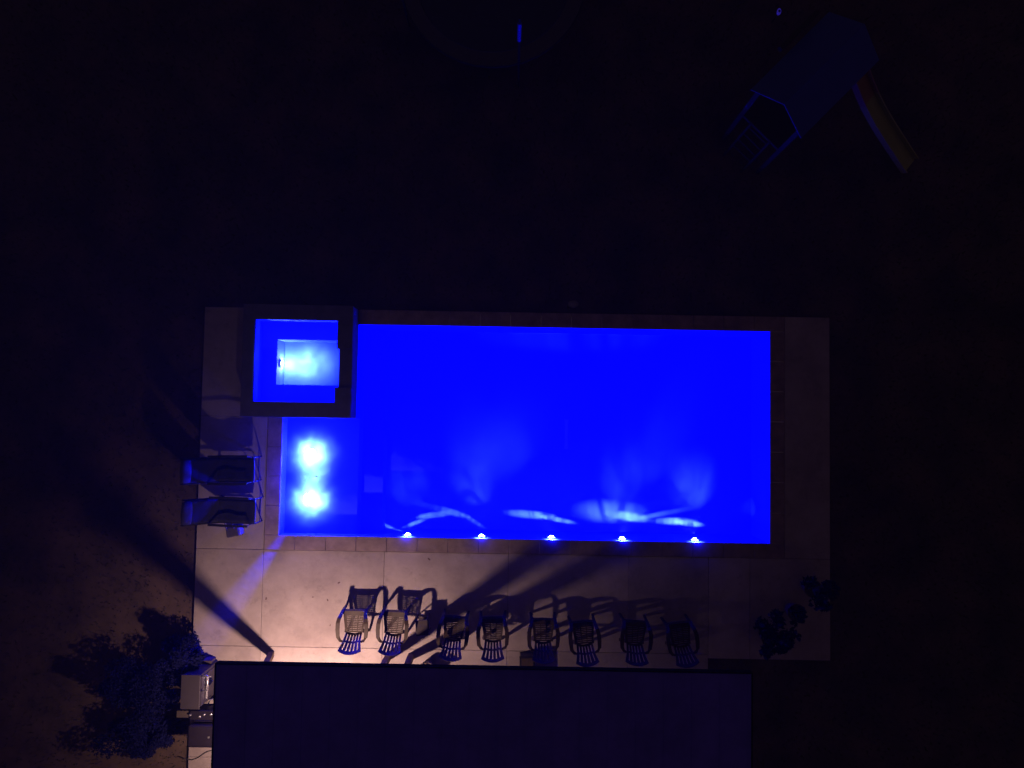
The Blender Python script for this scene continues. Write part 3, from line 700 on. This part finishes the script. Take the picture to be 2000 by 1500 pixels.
M['tiny'] = mat('garden_lamp_glow', (.1, .1, .6), .5, emit=(.07, .04, .75), estr=.18)
mb = MB(); mb.lathe((0, 0, .33), [(.035, 0), (.05, .05), (.045, .08)], 12); ob = mb.build('lamp_glass', M['tiny'], o); ob.scale = (.8, 1.3, 1)
MB().lathe((0, 0, .411), [(.025, 0), (.015, .012)], 12).build('cap', M['black'], o)

TZ = .85; a_ = at(960, 126, TZ); TR = 1.75; tc_ = Vector((a_.x, a_.y + TR, 0))
tr = tag(empty('trampoline', (tc_.x, tc_.y, -.10)), 'round trampoline with tall net poles, cut off by the top edge', 'trampoline')
mb = MB(); mb.lathe((0, 0, TZ), [(TR - .28, 0), (TR - .29, .008)], 48); mb.build('jumping_mat', M['mesh'], tr)
mb = MB(); n = 48
for k in range(n):
    a, b = 2 * math.pi * k / n, 2 * math.pi * (k + 1) / n
    mb.bm.faces.new([mb.bm.verts.new((r * math.cos(t), r * math.sin(t), TZ + .03)) for r, t in ((TR - .27, a), (TR, a), (TR, b), (TR - .27, b))])
bmesh.ops.remove_doubles(mb.bm, verts=mb.bm.verts, dist=1e-4)
mb.build('spring_pad', M['pad'], tr)
mb = MB(); mb.tube([(TR * math.cos(2 * math.pi * k / 36), TR * math.sin(2 * math.pi * k / 36), TZ) for k in range(37)], .022); mb.build('rim', M['frame'], tr)
pf = at(1012, 118, .85); th0 = math.atan2(pf.y - tc_.y, pf.x - tc_.x)
for k in range(4):
    a = th0 + k * math.pi / 2; X, Y = (TR + .03) * math.cos(a), (TR + .03) * math.sin(a)
    MB().tube([(X, Y, 0), (X, Y, 2.45)], .020).build('net_pole', M['frame'], tr)
    MB().tube([(X, Y, 1.75), (X, Y, 2.3)], .035, 10).build('lit_sleeve', M['polelit'], tr)  # blue sleeve added where pool light catches the pole

# ---------------------------------------------------------------- lawn blades
rnd = np.random.default_rng(5); N = 60000
P = np.column_stack([rnd.uniform(-12, 12, N), rnd.uniform(-9.5, 9.5, N)])
keep = ~((P[:, 0] > DX0 - .02) & (P[:, 0] < DX1 + .02) & (P[:, 1] < DY1 + .02) & (P[:, 1] > DYB))
keep |= (P[:, 0] > DXR + .03) & (P[:, 1] < DYR - .03)
P = P[keep]; n = len(P)
ang = rnd.uniform(0, 6.283, n); h = rnd.uniform(.03, .09, n); wd = rnd.uniform(.006, .014, n); ln = rnd.uniform(.01, .05, n); la = rnd.uniform(0, 6.283, n)
co = np.zeros((n, 3, 3)); z0 = -.101
co[:, 0] = np.column_stack([P[:, 0] - np.cos(ang) * wd, P[:, 1] - np.sin(ang) * wd, np.full(n, z0)])
co[:, 1] = np.column_stack([P[:, 0] + np.cos(ang) * wd, P[:, 1] + np.sin(ang) * wd, np.full(n, z0)])
co[:, 2] = np.column_stack([P[:, 0] + np.cos(la) * ln, P[:, 1] + np.sin(la) * ln, z0 + h])
me = bpy.data.meshes.new('grass'); me.vertices.add(n * 3); me.vertices.foreach_set('co', co.ravel())
me.loops.add(n * 3); me.loops.foreach_set('vertex_index', np.arange(n * 3)); me.polygons.add(n)
me.polygons.foreach_set('loop_start', np.arange(n) * 3); me.polygons.foreach_set('loop_total', np.full(n, 3)); me.update(calc_edges=True)
me.materials.append(M['blade']); g = bpy.data.objects.new('grass', me); C.objects.link(g); tag(g, 'short dark night lawn around the patio', 'grass', kind='stuff')

# ---------------------------------------------------------------- humid night air that carries the glow of the pool lights
mb = MB(); mb.span(-130, 130, -130, 130, -1.3 - 1.0, 15.5)
m = bpy.data.materials.new('night_air'); m.use_nodes = True; n = m.node_tree.nodes; l = m.node_tree.links; n.clear()
o_ = n.new('ShaderNodeOutputMaterial'); pv = n.new('ShaderNodeVolumePrincipled'); pv.inputs['Color'].default_value = (0.85, 0.88, 0.95, 1)
pv.inputs['Density'].default_value = 0.0019; pv.inputs['Anisotropy'].default_value = 0.2
l.new(pv.outputs[0], o_.inputs['Volume'])
tag(mb.build('haze', m), 'faint humid night air glowing over the pool', 'haze', kind='stuff')
